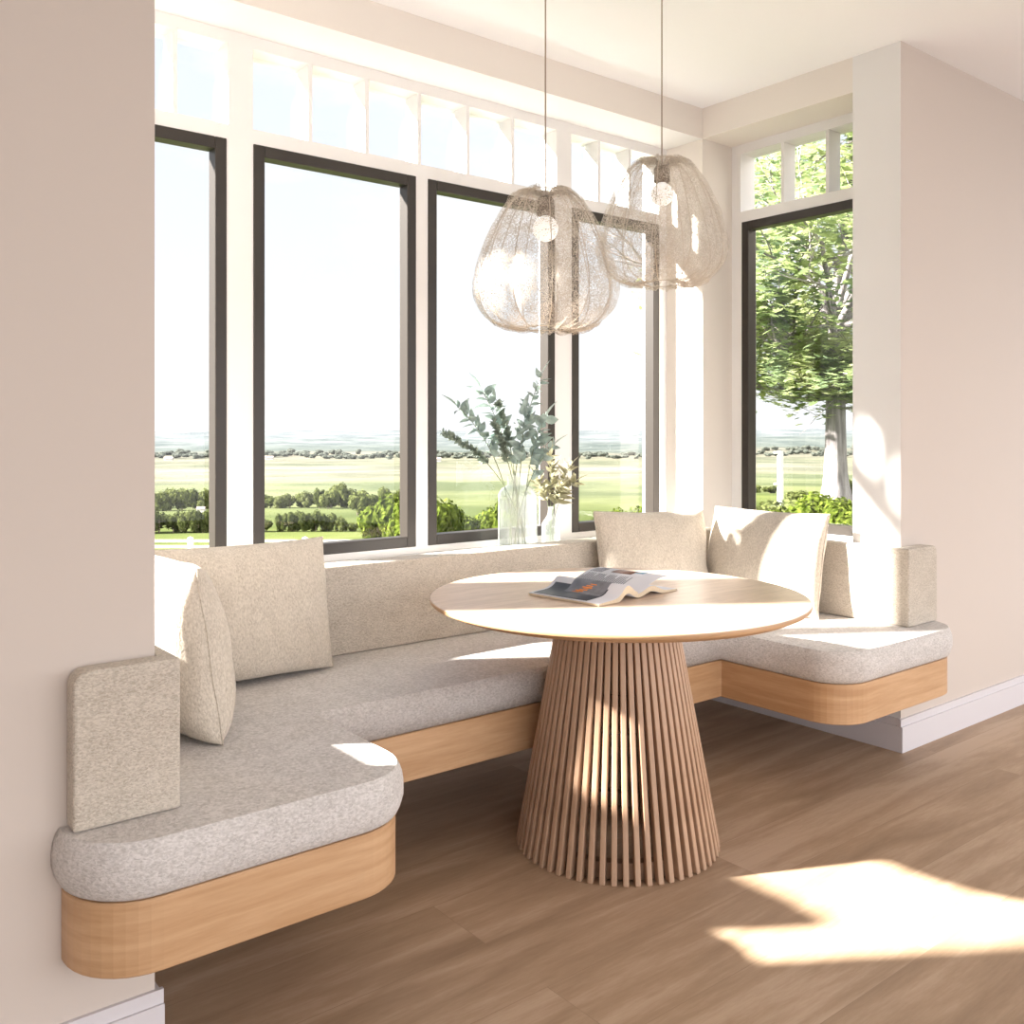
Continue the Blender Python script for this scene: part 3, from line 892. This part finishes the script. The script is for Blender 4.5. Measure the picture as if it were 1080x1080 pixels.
BK = {'dark': leafy('dark_scrub_leaves', (.030, .040, .012), (.095, .110, .036), 4),
      'olive': leafy('olive_scrub_leaves', (.060, .074, .022), (.155, .175, .062), 4),
      'pale': leafy('pale_scrub_leaves', (.075, .088, .032), (.150, .165, .072), 4),
      'lime': leafy('lime_shrub_leaves', (.040, .062, .008), (.135, .170, .030), 6)}
BK['far'] = leafy('distant_tree_leaves', (.11, .125, .10), (.16, .17, .145), 2)  # paler than the near leaves, with haze put into the colour
M['bark'] = simple('shrub_bark', (.16, .12, .09), .9)
M['treebark'] = None

def bush_mesh(seed, nl, size, mat):
    """crown of many small leaf cards heaped in lobes, unit radius, base at z=0"""
    rnd = random.Random(seed); bm = bmesh.new()
    lobes = [(Vector((rnd.uniform(-.55, .55), rnd.uniform(-.45, .45), rnd.uniform(.35, 1.0))), rnd.uniform(.38, .55)) for _ in range(7)]
    for i in range(nl):
        c, r = rnd.choice(lobes)
        v = Vector((rnd.gauss(0, 1), rnd.gauss(0, 1), rnd.gauss(0, 1))).normalized()
        p = c + v * r * rnd.uniform(.75, 1.03)
        if p.z < .02: p.z = rnd.uniform(.02, .3)
        s = size * rnd.uniform(.6, 1.3)
        a = Vector((rnd.uniform(-1, 1), rnd.uniform(-1, 1), rnd.uniform(-1, 1))).normalized()
        nrm = (v + a * .7).normalized(); t = nrm.cross(a)
        if t.length < 1e-3: continue
        t.normalize(); u = nrm.cross(t)
        bm.faces.new([bm.verts.new(p + t * s), bm.verts.new(p + u * s * .6), bm.verts.new(p - t * s), bm.verts.new(p - u * s * .6)])
    # inner mass of the crown so that it is dense
    for c, r in lobes:
        bmesh.ops.create_icosphere(bm, subdivisions=2, radius=r * .78, matrix=Matrix.Translation(c))
    me = bpy.data.meshes.new('crown'); bm.to_mesh(me); bm.free(); me.materials.append(mat)
    return me
def trunk_mesh():
    bm = bmesh.new(); tube(bm, [(0, 0, -.3), (.02, 0, .3), (0, .02, .8)], [.07, .05, .03], 7)
    me = bpy.data.meshes.new('trunk'); bm.to_mesh(me); bm.free(); me.materials.append(M['bark']); return me
TM = trunk_mesh()
BM = {k: [bush_mesh(i * 11 + len(k), 1100, .10, BK[k]) for i in range(3)] for k in BK}
rb_ = random.Random(21)
def bush(px, d, wpx, hpx, kind, label, group, cat='shrub', name='shrub'):
    g = direction(px) * d
    z = terrain(g.x, g.y)
    root = empty(name, (g.x, g.y, z - .05), (0, 0, rb_.uniform(0, 6.28)), label, cat, group)
    w = wpx * d / F / 2.0; h = hpx * d / F / 1.4
    root.scale = (w, w, h)
    c = bpy.data.objects.new('crown', rb_.choice(BM[kind])); col.objects.link(c); c.parent = root
    t = bpy.data.objects.new('trunk', TM); col.objects.link(t); t.parent = root
    return root
# nearest row of dark scrub just beyond the white fence
g1 = 'dark scrub just beyond the white fence'
l1 = 'dark green shrub in the low row just beyond the white fence'
for px, w, h, k in ((150, 30, 24, 'dark'), (168, 30, 26, 'dark'), (183, 20, 22, 'dark'), (196, 20, 24, 'olive'), (206, 22, 24, 'dark'), (219, 20, 24, 'dark'), (232, 18, 26, 'dark'), (247, 20, 22, 'dark'),
                    (262, 22, 20, 'dark'), (281, 16, 14, 'dark'), (297, 16, 20, 'dark'), (310, 18, 22, 'dark'), (320, 18, 22, 'dark'), (333, 20, 23, 'dark'), (345, 20, 20, 'dark'), (360, 18, 17, 'olive'), (372, 16, 10, 'olive')):
    bush(px, 118, w, h, k, l1, g1)
g2 = 'hedgerow trees across the middle green field'
l2 = 'bushy tree in the hedgerow across the middle green field'
for px, w, h, k in ((168, 24, 22, 'olive'), (180, 22, 24, 'olive'), (192, 22, 24, 'olive'), (203, 20, 22, 'dark'), (214, 20, 22, 'olive'), (226, 20, 20, 'olive'), (170, 26, 12, 'dark'), (205, 26, 10, 'pale'),
                    (285, 26, 14, 'dark'), (296, 18, 14, 'pale'), (306, 18, 16, 'pale'), (318, 26, 16, 'olive'), (325, 20, 18, 'pale'), (337, 16, 22, 'dark'), (346, 20, 20, 'olive'), (357, 26, 24, 'olive'), (366, 24, 22, 'dark'),
                    (349, 22, 16, 'pale'), (385, 26, 16, 'olive'), (406, 20, 20, 'olive'), (420, 20, 20, 'dark')):
    bush(px, 195 + rb_.uniform(-8, 12), w, h, k, l2, g2, 'tree', 'field_tree')
g3 = 'dark clump of trees in the middle of the green field'
l3 = 'dark round-headed tree in the clump standing out on the green field'
for px, w, h in ((377, 22, 22), (388, 22, 22), (398, 22, 19), (409, 20, 18)):
    bush(px, 158, w, h, 'dark' if px > 380 else 'olive', l3, g3, 'tree', 'field_tree')
g4 = 'bright lime shrubs low outside the back windows'
l4 = 'bright lime green shrub growing low outside the back windows'
for px, d, w, h in ((400, 74, 50, 44), (414, 72, 60, 54), (432, 70, 64, 60), (452, 60, 70, 68), (470, 62, 56, 60), (500, 66, 56, 44), (516, 66, 50, 50), (534, 62, 60, 68),
                    (570, 64, 60, 56), (655, 68, 50, 46), (684, 66, 50, 56)):
    bush(px, d, w, h, 'lime', l4, g4)
g5 = 'dark low scrub outside the window beside the corner post'
l5 = 'dark low shrub outside the bronze window next to the corner post'
for px, d, w, h, k in ((614, 90, 22, 26, 'dark'), (626, 92, 20, 24, 'dark'), (640, 96, 22, 22, 'olive'), (652, 96, 18, 18, 'olive'), (690, 100, 14, 26, 'olive')):
    bush(px, d, w, h, k, l5, g5)
g6 = 'bright shrubs outside the side window'
l6 = 'bright green shrub growing at the foot of the tree outside the side window'
for px, d, w, h, k in ((790, 16, 70, 60, 'olive'), (808, 15, 70, 58, 'lime'), (826, 17, 70, 56, 'olive'), (846, 14, 76, 66, 'olive'), (866, 15, 80, 76, 'lime'), (888, 12, 90, 96, 'lime'), (904, 13, 80, 96, 'lime'), (842, 24, 40, 26, 'olive'), (872, 19, 60, 50, 'lime')):
    bush(px, d, w, h * .68, k, l6, g6)
for px, d, w, h, k in ((812, 160, 18, 8, 'dark'), (794, 170, 22, 9, 'olive'), (898, 120, 12, 20, 'dark')):
    bush(px, d, w, h, k, 'small dark field shrub seen behind the white post outside the side window', 'field shrubs behind the white post')
# distant belt of trees at the foot of the hills
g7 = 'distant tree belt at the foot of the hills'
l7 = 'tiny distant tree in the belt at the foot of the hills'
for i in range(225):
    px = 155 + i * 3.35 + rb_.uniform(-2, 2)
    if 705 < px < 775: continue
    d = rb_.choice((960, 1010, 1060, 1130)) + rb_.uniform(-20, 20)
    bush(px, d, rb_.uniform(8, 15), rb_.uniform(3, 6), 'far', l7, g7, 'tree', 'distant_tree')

# white paddock fence ------------------------------------------------------
M['fence'] = simple('white_fence_paint', (.82, .81, .79), .6)
fence = empty('paddock_fence', (0, 0, 0), label='white two-rail paddock fence crossing beyond the left windows', cat='fence')
def fpt(px, d): g = direction(px) * d; return Vector((g.x, g.y, 0))
fa, fb = fpt(80, 56), fpt(443, 56)
fd = (fb - fa); nP = 3
post_me = None
tops = []
for i in range(nP + 1):
    p = fa + fd * (i / nP) ; z = 1.25 - (570.5 - 455) * (p.x * CA + p.y * SA) / F
    zg = terrain(p.x, p.y)
    bm = bmesh.new(); box(bm, p.x - .13, p.x + .13, p.y - .13, p.y + .13, zg - .3, z + .16)
    bmesh.ops.create_cone(bm, cap_ends=True, segments=4, radius1=.20, radius2=.01, depth=.10, matrix=Matrix.Translation((p.x, p.y, z + .21)) @ Matrix.Rotation(PI/4, 4, 'Z'))
    link('fence_post', bm, M['fence'], fence)
    tops.append(Vector((p.x, p.y, z)))
for dz in (0, -.34, -.72):
    bm = bmesh.new()
    nrm = Vector((fd.y, -fd.x, 0)).normalized() * .02
    for a, b in zip(tops, tops[1:]):
        q = [a + Vector((0, 0, dz)), b + Vector((0, 0, dz))]
        vs = []
        for e_ in q:
            for s in (-1, 1):
                for h in (-.08, .08): vs.append(bm.verts.new(e_ + nrm * s + Vector((0, 0, h))))
        for f in ((0,1,3,2),(4,6,7,5),(0,4,5,1),(2,3,7,6),(0,2,6,4),(1,5,7,3)): bm.faces.new([vs[i] for i in f])
    link('fence_rail', bm, M['fence'], fence)

# white utility post outside the side window -------------------------------
g = direction(823) * 30; zg = terrain(g.x, g.y)
up = empty('utility_post', (g.x, g.y, zg), label='slim white wooden post with short cross arms outside the side window', cat='post')
bm = bmesh.new(); box(bm, -.07, .07, -.07, .07, -.3, .62 - zg); link('post', bm, M['fence'], up)
for hz in (.58 - zg, -.42 - zg):
    bm = bmesh.new(); tube(bm, [rt_ * -.20 + Vector((0, 0, hz)), rt_ * .04 + Vector((0, 0, hz))], .04, 6); link('cross_arm', bm, M['fence'], up)

# small farmhouses far off -------------------------------------------------
M['roof'] = simple('pale_roof', (.26, .20, .18), .8)
M['farmwall'] = simple('farm_wall', (.42, .40, .37), .8)
def house(px, d, w, h, label):
    g = direction(px) * d; z = terrain(g.x, g.y)
    root = empty('farmhouse', (g.x, g.y, z), (0, 0, R(-38)), label, 'house')
    bm = bmesh.new(); box(bm, -w/2, w/2, -w*.3, w*.3, -1, h); link('walls', bm, M['farmwall'], root)
    bm = bmesh.new()
    v = [bm.verts.new(p) for p in ((-w*.54, -w*.34, h), (w*.54, -w*.34, h), (w*.54, w*.34, h), (-w*.54, w*.34, h), (-w*.54, 0, h*1.6), (w*.54, 0, h*1.6))]
    for f in ((0,1,5,4), (2,3,4,5), (0,4,3), (1,2,5), (0,3,2,1)): bm.faces.new([v[i] for i in f])
    link('roof', bm, M['roof'], root)
house(212, 178, 1.5, .7, 'small white farmhouse among the hedgerow trees, seen through the leftmost window')
house(178, 900, 8, 2.0, 'tiny white farm building far off, seen through the leftmost window')
house(284, 930, 8, 2.2, 'tiny white farm building at the foot of the hills, left in the second window')
house(461, 850, 7, 2.4, 'tiny farm building at the field edge left of the eucalyptus')

# ------------------------------------------------------------------ the tree
def bark_mat():
    m, nt, b, N = new_mat('pale_tree_bark'); L = nt.links.new
    tc = N('ShaderNodeTexCoord'); mp = N('ShaderNodeMapping'); mp.inputs['Scale'].default_value = (7, 7, .8)
    L(tc.outputs['Object'], mp.inputs['Vector'])
    n = N('ShaderNodeTexNoise'); n.inputs['Scale'].default_value = 1.5; n.inputs['Detail'].default_value = 6; L(mp.outputs['Vector'], n.inputs['Vector'])
    r = ramp(nt, [(.35, (.16, .14, .14)), (.65, (.34, .31, .31))]); L(n.outputs['Fac'], r.inputs['Fac']); L(r.outputs['Color'], b.inputs['Base Color'])
    bp = N('ShaderNodeBump'); bp.inputs['Strength'].default_value = .8; bp.inputs['Distance'].default_value = .05
    L(n.outputs['Fac'], bp.inputs['Height']); L(bp.outputs['Normal'], b.inputs['Normal'])
    b.inputs['Roughness'].default_value = .9
    return m
M['treebark'] = bark_mat()
def treeleaf():
    m, nt, b, N = new_mat('spring_tree_leaves'); L = nt.links.new
    out = nt.nodes['Material Output']
    tc = N('ShaderNodeTexCoord'); n = N('ShaderNodeTexNoise'); n.inputs['Scale'].default_value = .9; n.inputs['Detail'].default_value = 5
    L(tc.outputs['Object'], n.inputs['Vector'])
    r = ramp(nt, [(.36, (.20, .28, .16)), (.5, (.36, .43, .19)), (.64, (.60, .63, .36))])
    L(n.outputs['Fac'], r.inputs['Fac']); L(r.outputs['Color'], b.inputs['Base Color'])
    b.inputs['Roughness'].default_value = .5; b.inputs['Specular IOR Level'].default_value = .6
    t = N('ShaderNodeBsdfTranslucent'); L(r.outputs['Color'], t.inputs['Color'])
    mx = N('ShaderNodeMixShader'); mx.inputs[0].default_value = .45
    L(b.outputs[0], mx.inputs[1]); L(t.outputs[0], mx.inputs[2]); L(mx.outputs[0], out.inputs['Surface'])
    return m
M['treeleaf'] = treeleaf()
TD = 25.0
g = direction(881) * TD; zg = terrain(g.x, g.y)
tree = empty('broadleaf_tree', (g.x, g.y, zg), label='large leafy tree with a flared pale trunk outside the side window', cat='tree')
# trunk: fluted and flared at the foot
bm = bmesh.new()
tp = [(.50, -.25), (.46, .0), (.40, .18), (.33, .5), (.29, .9), (.265, 1.4), (.25, 2.0), (.24, 2.6), (.235, 3.2), (.20, 4.0), (.15, 5.2)]
def tmod(t, z): return 1 + .07 * math.sin(5 * t + 1) * (1 if z > .6 else 1.6) + .03 * math.sin(9 * t)
lathe(bm, tp, 40, mod=tmod)
link('trunk', bm, M['treebark'], tree, smooth=True)
rt2 = random.Random(4)
tips = []
def limb(p, d, ln, rad, depth):
    n = 7; pts = [p.copy()]
    q = p.copy(); dd = d.normalized()
    for i in range(n):
        dd = (dd + Vector((rt2.uniform(-.18, .18), rt2.uniform(-.18, .18), rt2.uniform(-.10, .16)))).normalized()
        q = q + dd * (ln / n); pts.append(q.copy())
    bm = bmesh.new(); return_pts = pts
    limbs.append((pts, [rad * (1 - .65 * i / n) for i in range(n + 1)]))
    if depth == 0:
        tips.extend(pts[2:]); return
    for i in (2, 3, 4, 5, 6, 7):
        if rt2.random() < .85:
            v = Vector((rt2.uniform(-1, 1), rt2.uniform(-1, 1), rt2.uniform(-.35, .6)))
            limb(pts[i], (dd * .7 + v), ln * rt2.uniform(.4, .62), rad * .42, depth - 1)
    tips.extend(pts[4:])
limbs = []
for i in range(9):
    a = 2 * PI * i / 9 + rt2.uniform(-.3, .3)
    z0 = 2.7 + 2.4 * i / 9
    limb(Vector((0, 0, z0)), Vector((math.cos(a), math.sin(a), rt2.uniform(.25, .75))), rt2.uniform(4.4, 5.6), .12, 2)
limb(Vector((0, 0, 4.8)), Vector((.1, 0, 1)), 4.5, .13, 2)
for i in range(5):
    a = 2 * PI * i / 5 + .4
    limb(Vector((0, 0, 4.6 + .1 * i)), Vector((math.cos(a) * .7, math.sin(a) * .7, 1)), 5.6, .10, 2)
for i in range(7):
    a = 2 * PI * i / 7 + 2.2
    limb(Vector((0, 0, 2.9 + .1 * i)), Vector((math.cos(a), math.sin(a), rt2.uniform(.0, .22))), rt2.uniform(3.0, 4.2), .085, 2)
for i in range(16):
    a = rt2.uniform(0, 2 * PI)
    limb(Vector((0, 0, rt2.uniform(2.5, 3.4))), Vector((math.cos(a), math.sin(a), rt2.uniform(-.1, .25))), rt2.uniform(1.4, 3.0), .035, 1)
# split the limbs: nine main branches as parts, the fine wood as one
main = [l for l in limbs if l[1][0] > .1]; fine = [l for l in limbs if l[1][0] <= .1]
for pts, rad in main:
    bm = bmesh.new(); tube(bm, pts, rad, 8); link('branch', bm, M['treebark'], tree, smooth=True)
bm = bmesh.new()
for pts, rad in fine: tube(bm, pts, rad, 5)
link('twigs', bm, M['treebark'], tree, smooth=True)
bm = bmesh.new()
def palm_leaf(bm, p, rnd, s):
    a = rnd.uniform(0, 2 * PI); tilt = rnd.uniform(-.5, .5)
    x = Vector((math.cos(a), math.sin(a), tilt * .6)).normalized(); y = Vector((-math.sin(a), math.cos(a), rnd.uniform(-.4, .4))).normalized()
    c = bm.verts.new(p)
    for k in range(5):
        t = -1.2 + 2.4 * k / 4
        d = x * math.cos(t) + y * math.sin(t)
        e_ = x * math.cos(t + .32) + y * math.sin(t + .32); e2_ = x * math.cos(t - .32) + y * math.sin(t - .32)
        bm.faces.new((c, bm.verts.new(p + e2_ * s * .55), bm.verts.new(p + d * s), bm.verts.new(p + e_ * s * .55)))
rl = random.Random(9)
for tp_ in tips:
    if tp_.z < 2.35 or tp_.dot(rt_) < -4.0: continue
    for _ in range(7):
        o_ = Vector((rl.gauss(0, .42), rl.gauss(0, .42), rl.gauss(0, .14)))
        palm_leaf(bm, tp_ + o_, rl, rl.uniform(.12, .25))
print('tree tips', len(tips), 'faces', len(bm.faces))
link('foliage', bm, M['treeleaf'], tree)

# ================================================================== LIGHT
SUN_AZ, SUN_EL = -32.0, 30.6     # direction of travel in plan, elevation
sd = Vector((math.cos(R(SUN_AZ)) * math.cos(R(SUN_EL)), math.sin(R(SUN_AZ)) * math.cos(R(SUN_EL)), -math.sin(R(SUN_EL))))
sun = bpy.data.lights.new('sun', 'SUN'); sun.energy = 39; sun.angle = R(2.2); sun.color = (1, .955, .89)
so = bpy.data.objects.new('sun', sun); col.objects.link(so)
so.rotation_euler = sd.to_track_quat('-Z', 'Y').to_euler(); so.location = (-20, 15, 20)

wd_ = bpy.data.worlds.new('sky'); scn.world = wd_; wd_.use_nodes = True
nt = wd_.node_tree; N = nt.nodes.new; L = nt.links.new
bg = nt.nodes['Background']
tc = N('ShaderNodeTexCoord'); sx = N('ShaderNodeSeparateXYZ'); L(tc.outputs['Generated'], sx.inputs[0])
r = ramp(nt, [(.0, (1.04, 1.06, 1.08)), (.12, (.98, 1.03, 1.08)), (.30, (.90, .97, 1.07)), (.42, (.84, .91, 1.02)), (.8, (.38, .58, 1.0))])
L(sx.outputs['Z'], r.inputs['Fac'])
mp = N('ShaderNodeMapping'); mp.inputs['Scale'].default_value = (1, 1, 2.6); L(tc.outputs['Generated'], mp.inputs['Vector'])
cn = N('ShaderNodeTexNoise'); cn.inputs['Scale'].default_value = 3.2; cn.inputs['Detail'].default_value = 7; cn.inputs['Roughness'].default_value = .55
L(mp.outputs['Vector'], cn.inputs['Vector'])
cr = ramp(nt, [(.52, (0, 0, 0)), (.62, (1, 1, 1))]); L(cn.outputs['Fac'], cr.inputs['Fac'])
mx = N('ShaderNodeMix'); mx.data_type = 'RGBA'; mx.inputs['B'].default_value = (1.0, 1.0, 1.0, 1)
L(cr.outputs['Color'], mx.inputs['Factor']); L(r.outputs['Color'], mx.inputs['A'])
# unseen sky opposite the nook, brightened as an added fill for the room
sy = N('ShaderNodeMapRange'); sy.inputs['From Min'].default_value = .1; sy.inputs['From Max'].default_value = -.5
L(sx.outputs['Y'], sy.inputs['Value'])
bk = N('ShaderNodeMix'); bk.data_type = 'RGBA'; bk.inputs['B'].default_value = (3.45, 3.42, 3.5, 1)
L(sy.outputs['Result'], bk.inputs['Factor']); L(mx.outputs['Result'], bk.inputs['A'])
# below the horizon: added ground glow, raised to lift the room's ambient light
gz = N('ShaderNodeMapRange'); gz.inputs['From Min'].default_value = -.03; gz.inputs['From Max'].default_value = -.10
L(sx.outputs['Z'], gz.inputs['Value'])
gm = N('ShaderNodeMix'); gm.data_type = 'RGBA'; gm.inputs['B'].default_value = (1.55, 1.5, 1.52, 1)
L(gz.outputs['Result'], gm.inputs['Factor']); L(bk.outputs['Result'], gm.inputs['A'])
L(gm.outputs['Result'], bg.inputs['Color']); bg.inputs['Strength'].default_value = 1

# ================================================================== CAMERA
cam = bpy.data.cameras.new('camera'); co = bpy.data.objects.new('camera', cam); col.objects.link(co)
co.location = (0, 0, 1.25); co.rotation_euler = (R(90), 0, R(-(90 - 51.413)))
cam.sensor_width = 36; cam.lens = 36 * F / 1080; cam.shift_x = 0; cam.shift_y = -85 / 1080
cam.clip_start = .05; cam.clip_end = 8000
scn.camera = co
vs = scn.view_settings
vs.view_transform = 'Standard'; vs.look = 'None'; vs.gamma = 1; vs.use_curve_mapping = False
vs.exposure = 0.08
